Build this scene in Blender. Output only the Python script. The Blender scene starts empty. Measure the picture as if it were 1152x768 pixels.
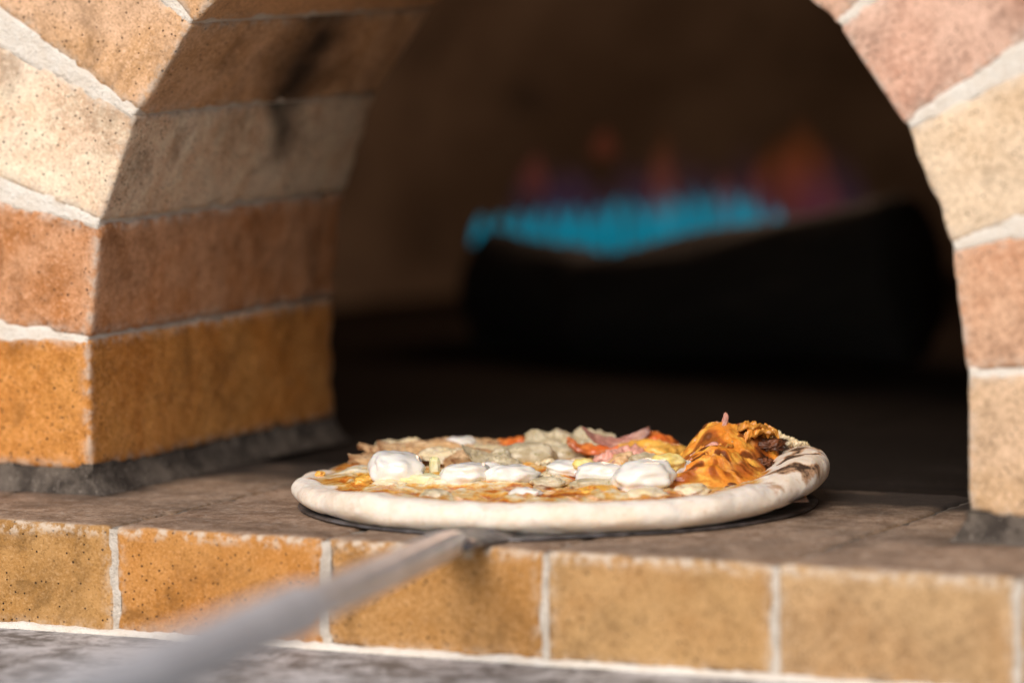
import bpy, bmesh, math, random
import numpy as np
from mathutils import Vector, Matrix, noise
random.seed(7)
PI = math.pi
sc = bpy.context.scene
COL = sc.collection

# ------------------------------------------------------------------ helpers
def nz(x, y, z): return noise.noise(Vector((x, y, z)))
def clamp(v, a=0.0, b=1.0): return a if v < a else b if v > b else v
def sstep(a, b, v):
    t = clamp((v - a) / (b - a)); return t * t * (3 - 2 * t)
def link(o, parent=None):
    COL.objects.link(o)
    if parent is not None: o.parent = parent
    return o
def tag(o, label=None, cat=None, group=None, kind=None):
    if label: o['label'] = label
    if cat: o['category'] = cat
    if group: o['group'] = group
    if kind: o['kind'] = kind
    return o
def empty(name, loc=(0, 0, 0), rz=0.0):
    o = bpy.data.objects.new(name, None); o.empty_display_size = .05
    o.location = loc; o.rotation_euler = (0, 0, rz)
    return link(o)
def mesh_obj(name, verts, faces, mat, parent=None, attrs=None, smooth=True):
    me = bpy.data.meshes.new(name)
    me.from_pydata([tuple(v) for v in verts], [], faces)
    me.update()
    if smooth: me.polygons.foreach_set('use_smooth', [True] * len(me.polygons))
    if attrs:
        for k, vals in attrs.items():
            a = me.attributes.new(k, 'FLOAT', 'POINT'); a.data.foreach_set('value', vals)
    if mat: me.materials.append(mat)
    return link(bpy.data.objects.new(name, me), parent)

# ------------------------------------------------------------------ node helpers
class NT:
    def __init__(s, name):
        s.m = bpy.data.materials.new(name); s.m.use_nodes = True
        s.t = s.m.node_tree; s.t.nodes.clear()
        s.out = s.t.nodes.new('ShaderNodeOutputMaterial')
        s.tc = s.t.nodes.new('ShaderNodeTexCoord')
    def n(s, ty, **kw):
        nd = s.t.nodes.new(ty)
        for k, v in kw.items(): setattr(nd, k, v)
        return nd
    def l(s, a, b): s.t.links.new(a, b)
    def coord(s, off=(0, 0, 0), scale=(1, 1, 1)):
        mp = s.n('ShaderNodeMapping'); s.l(s.tc.outputs['Object'], mp.inputs[0])
        mp.inputs['Location'].default_value = off; mp.inputs['Scale'].default_value = scale
        return mp.outputs[0]
    def noise(s, vec, scale, detail=2, rough=.5, dist=0):
        nd = s.n('ShaderNodeTexNoise'); s.l(vec, nd.inputs['Vector'])
        nd.inputs['Scale'].default_value = scale; nd.inputs['Detail'].default_value = detail
        nd.inputs['Roughness'].default_value = rough; nd.inputs['Distortion'].default_value = dist
        return nd.outputs['Fac']
    def voro(s, vec, scale, feature='F1', rnd=1):
        nd = s.n('ShaderNodeTexVoronoi', feature=feature); s.l(vec, nd.inputs['Vector'])
        nd.inputs['Scale'].default_value = scale; nd.inputs['Randomness'].default_value = rnd
        return nd
    def ramp(s, fac, a, b, lo=0.0, hi=1.0):
        nd = s.n('ShaderNodeMapRange', interpolation_type='SMOOTHSTEP'); s.l(fac, nd.inputs[0])
        nd.inputs[1].default_value = a; nd.inputs[2].default_value = b
        nd.inputs[3].default_value = lo; nd.inputs[4].default_value = hi
        return nd.outputs[0]
    def math(s, op, a, b=None):
        nd = s.n('ShaderNodeMath', operation=op)
        for i, v in enumerate((a, b)):
            if v is None: continue
            if isinstance(v, (int, float)): nd.inputs[i].default_value = v
            else: s.l(v, nd.inputs[i])
        return nd.outputs[0]
    def mix(s, fac, a, b, mode='MIX'):
        nd = s.n('ShaderNodeMix', data_type='RGBA', blend_type=mode)
        if isinstance(fac, (int, float)): nd.inputs[0].default_value = fac
        else: s.l(fac, nd.inputs[0])
        for i, v in ((6, a), (7, b)):
            if isinstance(v, tuple): nd.inputs[i].default_value = (*v[:3], 1)
            else: s.l(v, nd.inputs[i])
        return nd.outputs[2]
    def attr(s, name):
        nd = s.n('ShaderNodeAttribute'); nd.attribute_name = name; return nd.outputs['Fac']
    def bump(s, h, strength=.4, dist=.001, prev=None):
        nd = s.n('ShaderNodeBump'); s.l(h, nd.inputs['Height'])
        nd.inputs['Strength'].default_value = strength; nd.inputs['Distance'].default_value = dist
        if prev: s.l(prev, nd.inputs['Normal'])
        return nd.outputs[0]
    def bsdf(s, col, rough=.8, normal=None, **kw):
        b = s.n('ShaderNodeBsdfPrincipled')
        if isinstance(col, tuple): b.inputs['Base Color'].default_value = (*col, 1)
        else: s.l(col, b.inputs['Base Color'])
        if isinstance(rough, (int, float)): b.inputs['Roughness'].default_value = rough
        else: s.l(rough, b.inputs['Roughness'])
        if normal: s.l(normal, b.inputs['Normal'])
        for k, v in kw.items():
            i = b.inputs[k.replace('_', ' ')]
            if isinstance(v, (int, float, tuple)): i.default_value = v
            else: s.l(v, i)
        s.l(b.outputs[0], s.out.inputs[0]); return b

SOOT = (.018, .014, .012)
def brick_mat(name, A, B, seed, dust=(.62, .55, .47), edge_amt=.65, pits=1.0, grain=1.0):
    t = NT(name)
    v = t.coord(off=(seed * 3.17, seed * 1.3, seed * .77))
    big = t.ramp(t.noise(v, 11, 3, .55, .6), .40, .62)
    col = t.mix(big, A, B)
    # cloudy wear
    mid = t.noise(v, 55, 5, .65)
    col = t.mix(t.ramp(mid, .35, .75, 0, .55), col, tuple(min(1, c * 1.35 + .02) for c in B))
    col = t.mix(t.ramp(t.noise(v, 34, 5, .7), .50, .72, 0, .5), col, tuple(c * .58 for c in A))
    # sandy grain, pale and dark
    g = t.noise(v, 620, 2, .6)
    col = t.mix(t.ramp(g, .54, .72, 0, .62 * grain), col, tuple(min(1, c * 1.35 + .08) for c in B))
    col = t.mix(t.ramp(g, .46, .28, 0, .65 * grain), col, tuple(c * .38 for c in A))
    g2 = t.noise(v, 300, 3, .7)
    col = t.mix(t.ramp(g2, .54, .66, 0, .5 * grain), col, tuple(min(1, c * 1.25 + .06) for c in B))
    col = t.mix(t.ramp(g2, .45, .33, 0, .45 * grain), col, tuple(c * .5 for c in A))
    # dark iron pits
    vo = t.voro(v, 150)
    pit = t.ramp(vo.outputs['Distance'], .07, .17, 1, 0)
    sel = t.n('ShaderNodeSeparateColor'); t.l(vo.outputs['Color'], sel.inputs[0])
    pit = t.math('MULTIPLY', pit, t.ramp(sel.outputs[0], .74, .80, 0, pits))
    vo2 = t.voro(v, 330)
    sel2 = t.n('ShaderNodeSeparateColor'); t.l(vo2.outputs['Color'], sel2.inputs[0])
    pit2 = t.math('MULTIPLY', t.ramp(vo2.outputs['Distance'], .14, .26, 1, 0), t.ramp(sel2.outputs[0], .72, .78, 0, pits))
    pall = t.math('MAXIMUM', pit, pit2)
    col = t.mix(pall, col, (.035, .02, .012))
    gr = t.math('MULTIPLY', t.ramp(t.noise(v, 17, 7, .68, .8), .48, .66, 0, .60), t.ramp(t.noise(v, 160, 4, .7), .36, .58, .35, 1))
    col = t.mix(gr, col, tuple(c * .36 for c in A))
    # mortar dust on the worn edges
    e = t.math('MULTIPLY', t.attr('edge'), edge_amt)
    e = t.math('MULTIPLY', e, t.ramp(t.noise(v, 130, 4, .7), .42, .60))
    col = t.mix(e, col, dust)
    # soot
    so = t.math('MULTIPLY', t.attr('soot'), t.ramp(t.noise(v, 90, 4, .6), .15, .5, .75, 1))
    col = t.mix(so, col, SOOT)
    h = t.math('SUBTRACT', t.math('ADD', t.math('MULTIPLY', g, .5), t.noise(v, 130, 5, .65)), t.math('MULTIPLY', pall, .8))
    n = t.bump(h, .75, .0014)
    t.bsdf(col, .86, n, Specular_IOR_Level=.25)
    return t.m

def mortar_mat(name, A, B, scale=80, sooty=0.0):
    t = NT(name); v = t.coord()
    col = t.mix(t.ramp(t.noise(v, scale, 5, .65), .35, .65), A, B)
    g = t.noise(v, 520, 3, .7)
    col = t.mix(t.ramp(g, .58, .7, 0, .5), col, tuple(min(1, c * 1.3 + .06) for c in A))
    col = t.mix(t.ramp(g, .42, .3, 0, sooty or .6), col, tuple(c * .4 for c in B))
    col = t.mix(t.attr('soot'), col, SOOT)
    n = t.bump(t.math('ADD', g, t.noise(v, 110, 5, .7)), .9, .0022)
    t.bsdf(col, .92, n, Specular_IOR_Level=.15)
    return t.m

# ------------------------------------------------------------------ box with worn rounded edges
def worn_box(dims, step, r=.004, seed=0.0, rough=1.0, soot=None, M=None, chip=1.0):
    """box grid centred at origin; returns verts, faces, attrs. M maps local->world for the soot function"""
    n = [max(2, int(round(d / step))) for d in dims]
    idx = {}; V = []; F = []
    h = [d / 2 for d in dims]
    def vid(i, j, k):
        key = (i, j, k)
        if key not in idx:
            idx[key] = len(V); V.append((i, j, k))
        return idx[key]
    for ax in range(3):
        a, b = [x for x in range(3) if x != ax]
        for side in (0, n[ax]):
            for i in range(n[a]):
                for j in range(n[b]):
                    q = []
                    for (di, dj) in ((0, 0), (1, 0), (1, 1), (0, 1)):
                        c = [0, 0, 0]; c[ax] = side; c[a] = i + di; c[b] = j + dj
                        q.append(vid(*c))
                    flip = (side == 0) ^ (ax == 1)
                    F.append(q[::-1] if flip else q)
    out = []; E = []; S = []
    for key in V:
        p = [-h[c] + dims[c] * key[c] / n[c] for c in range(3)]
        d = sorted(h[c] - abs(p[c]) for c in range(3))
        edge = clamp(1 - d[1] / .0075)
        q = [max(-h[c] + r, min(h[c] - r, p[c])) for c in range(3)]
        dv = Vector([p[c] - q[c] for c in range(3)])
        nrm = dv.normalized()
        P = Vector(q) + nrm * r
        s = seed * 7.3
        d1 = nz(P.x * 22 + s, P.y * 22, P.z * 22 + s) * .0006
        d2 = nz(P.x * 90 + s, P.y * 90 - s, P.z * 90) * .0004
        d3 = nz(P.x * 260, P.y * 260 - s, P.z * 260 + s) * .00028
        ch = max(0, nz(P.x * 60 - s, P.y * 60, P.z * 60 + 4) - .12) * .0065 * clamp(1 - d[1] / .007) * chip
        P = P + nrm * ((d1 + d2 + d3) * rough - ch)
        out.append(P); E.append(clamp(edge + ch * 120))
        S.append(soot(M @ P if M else P) if soot else 0.0)
    return out, F, {'edge': E, 'soot': S}

def place(name, data, mat, parent, M):
    o = mesh_obj(name, data[0], data[1], mat, parent, data[2]); o.matrix_local = M; return o

# ================================================================== MASONRY
R = .2912; ZS = .0952; ZB = .0153; Z1 = .0985; D = .3178; P = .1235; H = .064
LEN = .23
oven = empty('pizza_oven', (0, 0, 0))
tag(oven, 'brick pizza oven with an arched mouth of orange and cream firebricks and a blackened chamber', 'oven')

cream = ((.70, .50, .27), (.78, .60, .38)); sand = ((.60, .40, .18), (.68, .48, .26))
palette = {
 # side, course: (A, B)
 ('L', 0): ((.49, .175, .026), (.55, .24, .055)), ('L', 1): ((.48, .190, .060), (.56, .29, .15)),
 ('L', 2): ((.76, .50, .32), (.84, .655, .49)),   ('L', 3): ((.60, .34, .16), (.66, .42, .26)),
 ('L', 4): ((.66, .38, .19), (.62, .36, .18)),   ('L', 5): ((.46, .29, .16), (.52, .35, .22)),
 ('R', 0): ((.56, .36, .19), (.60, .41, .26)), ('R', 1): ((.56, .28, .155), (.58, .35, .22)),
 ('R', 2): ((.68, .48, .30), (.72, .55, .38)),   ('R', 3): ((.58, .31, .21), (.66, .42, .31)),
 ('R', 4): ((.66, .45, .33), (.64, .39, .27)),   ('R', 5): ((.64, .42, .26), (.68, .49, .34)),
}
def reveal_soot(side):
    def f(p):
        # soot builds up towards the chamber; handling smudges licked up from the mouth
        a = sstep(.22, .36, p.y) * .30
        n = nz(p.x * 9 + 3, p.y * 9, p.z * 9) * .5 + nz(p.x * 25, p.y * 25, p.z * 25) * .25
        a = clamp(a + n * .22 * sstep(.0, .2, p.y))
        a *= sstep(-.002, .02, p.y)
        up = sstep(.12, .36, p.z) * sstep(0, .02, p.y)
        a = max(a, up * .10 + n * .15 * up)
        if side == 'L':
            # smoke lick: a thick dark streak that ends in a point
            yy = p.y + nz(p.z * 30, p.y * 20, 2) * .016 + nz(p.z * 80, p.y * 60, 9) * .003
            w = .010 + .034 * sstep(.222, .262, p.z) * (1 - .45 * sstep(.285, .33, p.z))
            c = .186 - .32 * (p.z - .25)
            g = math.exp(-((yy - c) / max(w, .004)) ** 2 * .8) * sstep(.180, .225, p.z)
            a = max(a, (.93 + .35 * min(0, nz(p.x * 50, p.y * 40, p.z * 50))) * g)
        return a
    return f
def rot_y(a):  # rotation about Y taking +x to direction (cos a, 0, sin a)
    return Matrix.Rotation(-a, 4, 'Y')
A2, A3, A4 = .2587, .5073, .7492
nmid = 7; dm = (PI - 2 * A4) / nmid
angs = [0.0, A2, A3, A4]
CENTRES = []
def voussoir(side, i, a0, a1, step, mats, rr=R):
    ch = 2 * rr * math.sin((a1 - a0) / 2) - .0016
    am = (a0 + a1) / 2
    rad = rr * math.cos((a1 - a0) / 2)
    if side == 'L': am = PI - am
    Mx = Matrix.Translation((0, 0, ZS)) @ rot_y(am) @ Matrix.Translation((rad + LEN / 2, D / 2, 0))
    tw = Matrix.Rotation(random.uniform(-.006, .006), 4, 'Y')
    Mx = Mx @ tw
    d = worn_box((LEN, D, ch), step, .0022, i + (20 if side == 'L' else 0), 1.0, reveal_soot(side), Mx)
    for q in d[0]: q.z *= 1 + 1.2 * (q.x + LEN / 2)
    CENTRES.append((am, ch / 2))
    return place('arch_brick', d, mats, oven, Mx)
for side in ('L', 'R'):
    sg = -1 if side == 'L' else 1
    A, B = palette[(side, 0)]
    m0 = brick_mat('brick_%s0' % side, A, B, 1 + (10 if side == 'L' else 0))
    ch = Z1 - ZB - .0008
    # the two lowest courses: upright courses of the jamb, then the radiating ones
    Mx = Matrix.Translation((sg * (R + LEN / 2 + .0005), D / 2, ZB + ch / 2))
    place('arch_brick', worn_box((LEN, D, ch), .0032, .003, 31 if side == 'L' else 32, 1, reveal_soot(side), Mx), m0, oven, Mx)
    for i, (a0, a1) in enumerate(((.008, A2), (A2, A3), (A3, A4)), 1):
        A, B = palette[(side, i)]
        m = brick_mat('brick_%s%d' % (side, i), A, B, i * 1.7 + (10 if side == 'L' else 0))
        voussoir(side, i, a0, a1, .0032, m)
for k in range(nmid):
    a0 = A4 + k * dm; a1 = a0 + dm
    key = ('R', 4) if k == 0 else ('R', 5) if k == 1 else ('L', 4) if k == nmid - 1 else ('L', 5)
    A, B = palette[key]
    m = brick_mat('brick_top%d' % k, A, B, 30 + k * 1.9)
    voussoir('R' if k < nmid - 1 else 'R', 40 + k, a0, a1, .0032 if k in (0, nmid - 1) else .008, m)

# mortar wall behind and between the bricks: arch-shaped slab, front face a fine noisy grid
white_mortar = mortar_mat('white_mortar', (.86, .80, .71), (.80, .71, .60), 60, .35)
grey_mortar = mortar_mat('grey_mortar', (.30, .26, .23), (.16, .135, .12), 60)
dark_mortar = mortar_mat('dark_mortar', (.160, .130, .104), (.055, .044, .036), 60)
_t = dark_mortar.node_tree; _b = next(n for n in _t.nodes if n.type == 'BSDF_PRINCIPLED'); _src = _b.inputs['Base Color'].links[0].from_socket
_tc = _t.nodes.new('ShaderNodeTexCoord'); _v = _t.nodes.new('ShaderNodeTexVoronoi'); _v.inputs['Scale'].default_value = 420
_r = _t.nodes.new('ShaderNodeMapRange'); _r.inputs[1].default_value = .30; _r.inputs[2].default_value = .18; _r.inputs[3].default_value = 0; _r.inputs[4].default_value = .6
_s = _t.nodes.new('ShaderNodeSeparateColor'); _g = _t.nodes.new('ShaderNodeMath'); _g.operation = 'GREATER_THAN'; _g.inputs[1].default_value = .72
_m = _t.nodes.new('ShaderNodeMath'); _m.operation = 'MULTIPLY'; _x = _t.nodes.new('ShaderNodeMix'); _x.data_type = 'RGBA'; _x.inputs[7].default_value = (.42, .36, .30, 1)
_t.links.new(_tc.outputs['Object'], _v.inputs['Vector']); _t.links.new(_v.outputs['Distance'], _r.inputs[0]); _t.links.new(_v.outputs['Color'], _s.inputs[0])
_t.links.new(_s.outputs[0], _g.inputs[0]); _t.links.new(_g.outputs[0], _m.inputs[0]); _t.links.new(_r.outputs[0], _m.inputs[1]); _t.links.new(_m.outputs[0], _x.inputs[0])
_t.links.new(_src, _x.inputs[6]); _t.links.new(_x.outputs[2], _b.inputs['Base Color'])
V = []; F = []; S = []
ring = [(-1, 0, t) for t in (0, .3, .6)]
path = [(-R, z) for z in np.linspace(.001, ZS - .0025, 30)] + [(-R * math.cos(a), ZS + R * math.sin(a)) for a in np.linspace(0, PI, 361)] + [(R, z) for z in np.linspace(ZS - .0025, .001, 30)]
dirs = [(-1, 0)] * 30 + [(-math.cos(a), math.sin(a)) for a in np.linspace(0, PI, 361)] + [(1, 0)] * 30
rad_steps = [D + 1, D, .30, .25, .2, .16, .12, .09, .07, .05, .03, .015, .004]      # along the reveal (y), then outward
cols = []
yl = [D - .001, .26, .2, .15, .1, .06, .03, .012, .005, .0022]
ol = [.001, .003] + [.003 + .003 * k for k in range(1, 46)] + [.2, .3, .45]
for (px, pz), (dx, dz) in zip(path, dirs):
    row = []
    for y in yl:
        j = (.0015 if pz > ZS - .001 else .0045) + nz(px * 60, y * 60, pz * 60) * .0004
        row.append((px + dx * j, y, pz + dz * j))
    for o in ol:
        x = px + dx * (.0008 + o); z = pz + dz * (.0008 + o)
        if z < ZS:
            gap = abs(z - Z1); y = .0008 if gap < .006 else .006
        else:
            y = .0006
            for am_, hc in CENTRES:
                tx, tz = math.cos(am_), math.sin(am_)
                rad_ = x * tx + (z - ZS) * tz; per = abs(-x * tz + (z - ZS) * tx)
                if rad_ > 0 and per < hc * (1 + 1.2 * (rad_ - R)) - .0035: y = .006
        y += nz(x * 70, 3, z * 70) * .0010 + nz(x * 200, 3, z * 200) * .0005
        row.append((x, y, z))
    row.append((px + dx * .46, D - .001, pz + dz * .46))
    cols.append(row)
nr = len(cols[0])
for row in cols:
    for p in row:
        V.append(p)
        S.append(clamp(sstep(.0, .05, p[1]) * .20 + sstep(.15, .32, p[1]) * .3) if (abs(p[0]) < R + .01 or p[2] > .1) else 0)
nc = len(cols)
for i in range(nc - 1):
    for j in range(nr - 1):
        a = i * nr + j; F.append((a, a + 1, a + nr + 1, a + nr))
    a = i * nr; F.append((a + nr - 1, a, a + nr, a + 2 * nr - 1))
F.append(tuple(range(nr))[::-1]); F.append(tuple((nc - 1) * nr + j for j in range(nr)))
mesh_obj('arch_mortar', V, F, white_mortar, oven, {'soot': S})

# plastered facade round the arch (outside the picture)
plaster = mortar_mat('plaster', (.72, .66, .58), (.64, .57, .49), 14)
def simple_box(x0, x1, y0, y1, z0, z1):
    v = [(x, y, z) for x in (x0, x1) for y in (y0, y1) for z in (z0, z1)]
    f = [(0, 1, 3, 2), (4, 6, 7, 5), (0, 4, 5, 1), (2, 3, 7, 6), (0, 2, 6, 4), (1, 5, 7, 3)]
    return v, f
V = []; F = []
for b in ((-1.25, -.66, .012, D + .02, -.064, 1.0), (.66, 1.25, .012, D + .02, -.064, 1.0), (-.659, .659, .012, D + .02, .78, 1.0)):
    v, f = simple_box(*b); k = len(V); V += v; F += [tuple(i + k for i in q) for q in f]
# back skin with the arch cut, closing the chamber front
k = len(V)
N = 60
for i in range(N + 1):
    a = PI * i / N; V.append((-(R + .1) * math.cos(a), D + .004, ZS + (R + .1) * math.sin(a)))
for i in range(N + 1):
    a = PI * i / N; V.append((-.9 * math.cos(a), D + .004, ZS + .85 * math.sin(a)))
for i in range(N): F.append((k + i, k + i + 1, k + N + 2 + i, k + N + 1 + i))
mesh_obj('facade_plaster', V, F, plaster, oven, smooth=False)

# bedding mortar that fillets the jambs down on to the ledge
def bedding(sg):
    V = []; F = []; S = []
    # path: along the front from outside to the corner, round it, and in along the reveal
    pts = []
    x_c = sg * R
    for t in np.linspace(0, 1, 60): pts.append((sg * (R + .22) + (x_c - sg * (R + .22)) * t, 0.0, 0, -1))
    for t in np.linspace(.1, .9, 8): a = t * PI / 2; pts.append((x_c, 0.0, -sg * math.sin(a), -math.cos(a)))
    for t in np.linspace(0, 1, 90): pts.append((x_c, D * t, -sg, 0))
    prof = []
    for q in np.linspace(0, 1, 12):
        a = q * PI / 2
        prof.append((q, a))
    nrp = len(prof) + 1
    for (x, y, nx, ny) in pts:
        w = .0105 + .0035 * nz(x * 35, y * 35, 1) + .0015 * nz(x * 120, y * 120, 5)
        if ny < -.5: w *= .42
        hgt = ZB + .0030 + .0032 * nz(x * 40, y * 40, 7) + .0012 * nz(x * 150, y * 150, 9)
        V.append((x - nx * .012, y - ny * .012, hgt)); S.append(0)
        for q, a in prof:
            o = w * (q ** 1.6) - .0015 * (1 - q); z = hgt * (1 - q) ** 1.15 + .0002
            o += nz(x * 200, y * 200, z * 200) * .0010 + nz(x * 70, y * 70, z * 90) * .0008; z += nz(x * 180 + 4, y * 180, z * 180) * .0006 * (1 - q)
            V.append((x + nx * o, y + ny * o, z))
            S.append(.55 * sstep(.0, .03, y) * clamp(.5 + nz(x * 20, y * 20, z * 60)) + .25 * sstep(.2, .32, y))
    for i in range(len(pts) - 1):
        for j in range(nrp - 1):
            a = i * nrp + j; q = (a, a + 1, a + nrp + 1, a + nrp); F.append(q if sg > 0 else q[::-1])
    return mesh_obj('bedding_mortar', V, F, dark_mortar, oven, {'soot': S})
bedding(-1); bedding(1)

# ledge of header bricks
jx, pp = -.2009, .1423
def ledge_soot(p):
    # top is baked dark by soot; the front stays clean except for a smoked lip
    s = 0
    if p.z > -.004:
        b = nz(p.x * 14, p.y * 14, 2) * .35 + nz(p.x * 45, p.y * 45, 4) * .25 + nz(p.x * 9 + 30, p.y * 90, 6) * .18
        s = .14 + b * .9 + .90 * sstep(.05, .165, p.y)
        near = min(abs(p.x + R), abs(p.x - R))
        s += .40 * math.exp(-(near / .022) ** 2) * sstep(-.05, .0, p.y)
        s += .25 * math.exp(-(((p.x + .24) / .09) ** 2 + ((p.y + .03) / .03) ** 2))
        s *= sstep(-P - .003, -P + .018, p.y)
    return clamp(s, 0, .97)
lp = [((.40, .20, .055), (.43, .235, .08)), ((.46, .185, .034), (.47, .215, .055)), ((.41, .195, .052), (.43, .225, .075)),
      ((.42, .225, .082), (.44, .26, .105)), ((.42, .24, .105), (.46, .29, .14))]
def top_wash(p): return sstep(-.0035, -.0012, p.z)
for k in range(-6, 7):
    x0 = jx + k * pp; A, B = lp[(k + 1) % 5] if -1 <= k <= 3 else lp[abs(k * 3 + 1) % 5]
    m = brick_mat('ledge_brick_mat%d' % k, A, B, 60 + k * 2.1, dust=(.62, .50, .38), edge_amt=1.0, grain=.9)
    near = -2 <= k <= 3
    cx = x0 + pp / 2; dx = pp - .0034
    Mx = Matrix.Translation((cx, -P + .16, -H / 2))
    d = worn_box((dx, .32, H), .0030 if near else .009, .0022, 70 + k, .85, ledge_soot, Mx)
    # washed grey-brown bloom of ash on the upper face
    d[2]['ash'] = [top_wash(Mx @ q) * sstep(-P - .001, -P + .006 + .004 * nz((Mx @ q).x * 60, 1, 5), (Mx @ q).y) for q in d[0]]
    d[2]['edge'] = [max(e_ * .6, .95 * sstep(.008, .002, math.hypot((Mx @ q).y + P, (Mx @ q).z + .001) + .003 * nz((Mx @ q).x * 50, 3, 2))) for e_, q in zip(d[2]['edge'], d[0])]
    # add the ash to the material
    nt = m.node_tree
    place('ledge_brick', d, m, oven, Mx)
def add_ash(m):
    t = m.node_tree; b = next(n for n in t.nodes if n.type == 'BSDF_PRINCIPLED')
    src = b.inputs['Base Color'].links[0].from_socket
    mx = t.nodes.new('ShaderNodeMix'); mx.data_type = 'RGBA'; mx.blend_type = 'MIX'
    at = t.nodes.new('ShaderNodeAttribute'); at.attribute_name = 'ash'
    so = t.nodes.new('ShaderNodeAttribute'); so.attribute_name = 'soot'
    tc = t.nodes.new('ShaderNodeTexCoord')
    no = t.nodes.new('ShaderNodeTexNoise'); no.inputs['Scale'].default_value = 75; no.inputs['Detail'].default_value = 9; no.inputs['Roughness'].default_value = .78
    t.links.new(tc.outputs['Object'], no.inputs['Vector'])
    rp = t.nodes.new('ShaderNodeValToRGB'); rp.color_ramp.elements[0].position = .36; rp.color_ramp.elements[0].color = (.17, .105, .068, 1)
    rp.color_ramp.elements[1].position = .66; rp.color_ramp.elements[1].color = (.47, .345, .25, 1)
    t.links.new(no.outputs['Fac'], rp.inputs[0])
    dk = t.nodes.new('ShaderNodeMix'); dk.data_type = 'RGBA'
    n2 = t.nodes.new('ShaderNodeTexNoise'); n2.inputs['Scale'].default_value = 260; n2.inputs['Detail'].default_value = 4; n2.inputs['Roughness'].default_value = .7
    t.links.new(tc.outputs['Object'], n2.inputs['Vector'])
    m2 = t.nodes.new('ShaderNodeMapRange'); m2.inputs[1].default_value = .58; m2.inputs[2].default_value = .70; m2.inputs[4].default_value = .75
    t.links.new(n2.outputs['Fac'], m2.inputs[0])
    m3 = t.nodes.new('ShaderNodeMapRange'); m3.inputs[1].default_value = .44; m3.inputs[2].default_value = .32; m3.inputs[4].default_value = .7
    t.links.new(n2.outputs['Fac'], m3.inputs[0])
    fx = t.nodes.new('ShaderNodeMix'); fx.data_type = 'RGBA'; fx.inputs[7].default_value = (.62, .55, .48, 1)
    fy = t.nodes.new('ShaderNodeMix'); fy.data_type = 'RGBA'; fy.inputs[7].default_value = (.05, .035, .028, 1)
    t.links.new(m2.outputs[0], fx.inputs[0]); t.links.new(rp.outputs[0], fx.inputs[6])
    t.links.new(m3.outputs[0], fy.inputs[0]); t.links.new(fx.outputs[2], fy.inputs[6])
    t.links.new(so.outputs['Fac'], dk.inputs[0]); t.links.new(fy.outputs[2], dk.inputs[6]); dk.inputs[7].default_value = (.02, .016, .014, 1)
    f = t.nodes.new('ShaderNodeMath'); f.operation = 'MULTIPLY'; f.inputs[1].default_value = .88
    t.links.new(at.outputs['Fac'], f.inputs[0]); t.links.new(f.outputs[0], mx.inputs[0])
    t.links.new(src, mx.inputs[6]); t.links.new(dk.outputs[2], mx.inputs[7]); t.links.new(mx.outputs[2], b.inputs['Base Color'])
for m in bpy.data.materials:
    if m.name.startswith('ledge_brick_mat'): add_ash(m)
# pale mortar between the header bricks
V = []; F = []; S = []
for k in range(-6, 8):
    x = jx + k * pp
    n1, n2 = 24, 60
    prof = [(-.5, -H + .0006 + t * (H - .0026)) for t in np.linspace(0, 1, n1)]
    base = len(V); w = .0038
    for i in range(n1):
        z = prof[i][1]
        for sx in (-1, -.5, 0, .5, 1):
            V.append((x + sx * w, -P + .0010 + nz(x * 9 + sx, z * 160, 3) * .0011 + .0006 * nz(sx, z * 500, 8), z)); S.append(0)
    for i in range(n1 - 1):
        for j in range(4):
            a = base + i * 5 + j; F.append((a, a + 1, a + 6, a + 5))
    base2 = len(V)
    for i in range(n2):
        y = -P + .002 + .318 * i / (n2 - 1)
        for sx in (-1, -.5, 0, .5, 1):
            V.append((x + sx * w, y, -.0019 + nz(x + sx, y * 120, 3) * .0009)); S.append(.45 + .4 * sstep(-P + .01, 0, y))
    for i in range(n2 - 1):
        for j in range(4):
            a = base2 + i * 5 + j; F.append((a, a + 1, a + 6, a + 5))
joint_mortar = mortar_mat('joint_mortar', (.70, .63, .54), (.52, .45, .37), 90)
mesh_obj('ledge_mortar', V, F, joint_mortar, oven, {'soot': S})

# hearth floor in the chamber (dark tiles, slightly lower)
t = NT('hearth_tile'); v = t.coord()
bt = t.n('ShaderNodeTexBrick'); t.l(v, bt.inputs['Vector'])
bt.inputs['Scale'].default_value = 1; bt.inputs['Brick Width'].default_value = .25; bt.inputs['Row Height'].default_value = .25
bt.inputs['Mortar Size'].default_value = .003; bt.offset = 0
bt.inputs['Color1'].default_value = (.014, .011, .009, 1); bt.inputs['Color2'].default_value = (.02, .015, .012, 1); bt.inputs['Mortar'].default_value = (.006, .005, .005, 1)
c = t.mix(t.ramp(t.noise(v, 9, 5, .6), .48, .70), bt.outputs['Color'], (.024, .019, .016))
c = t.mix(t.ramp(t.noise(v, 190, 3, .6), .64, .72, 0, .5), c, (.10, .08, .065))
t.bsdf(c, 1.0, t.bump(t.noise(v, 120, 4, .6), .5, .001), Specular_IOR_Level=.05); hearth = t.m
v, f = simple_box(-1.0, 1.0, -P + .3206, 2.3, -H, -.0035)
tag(mesh_obj('hearth_floor', v, f, hearth, oven, smooth=False))

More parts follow.
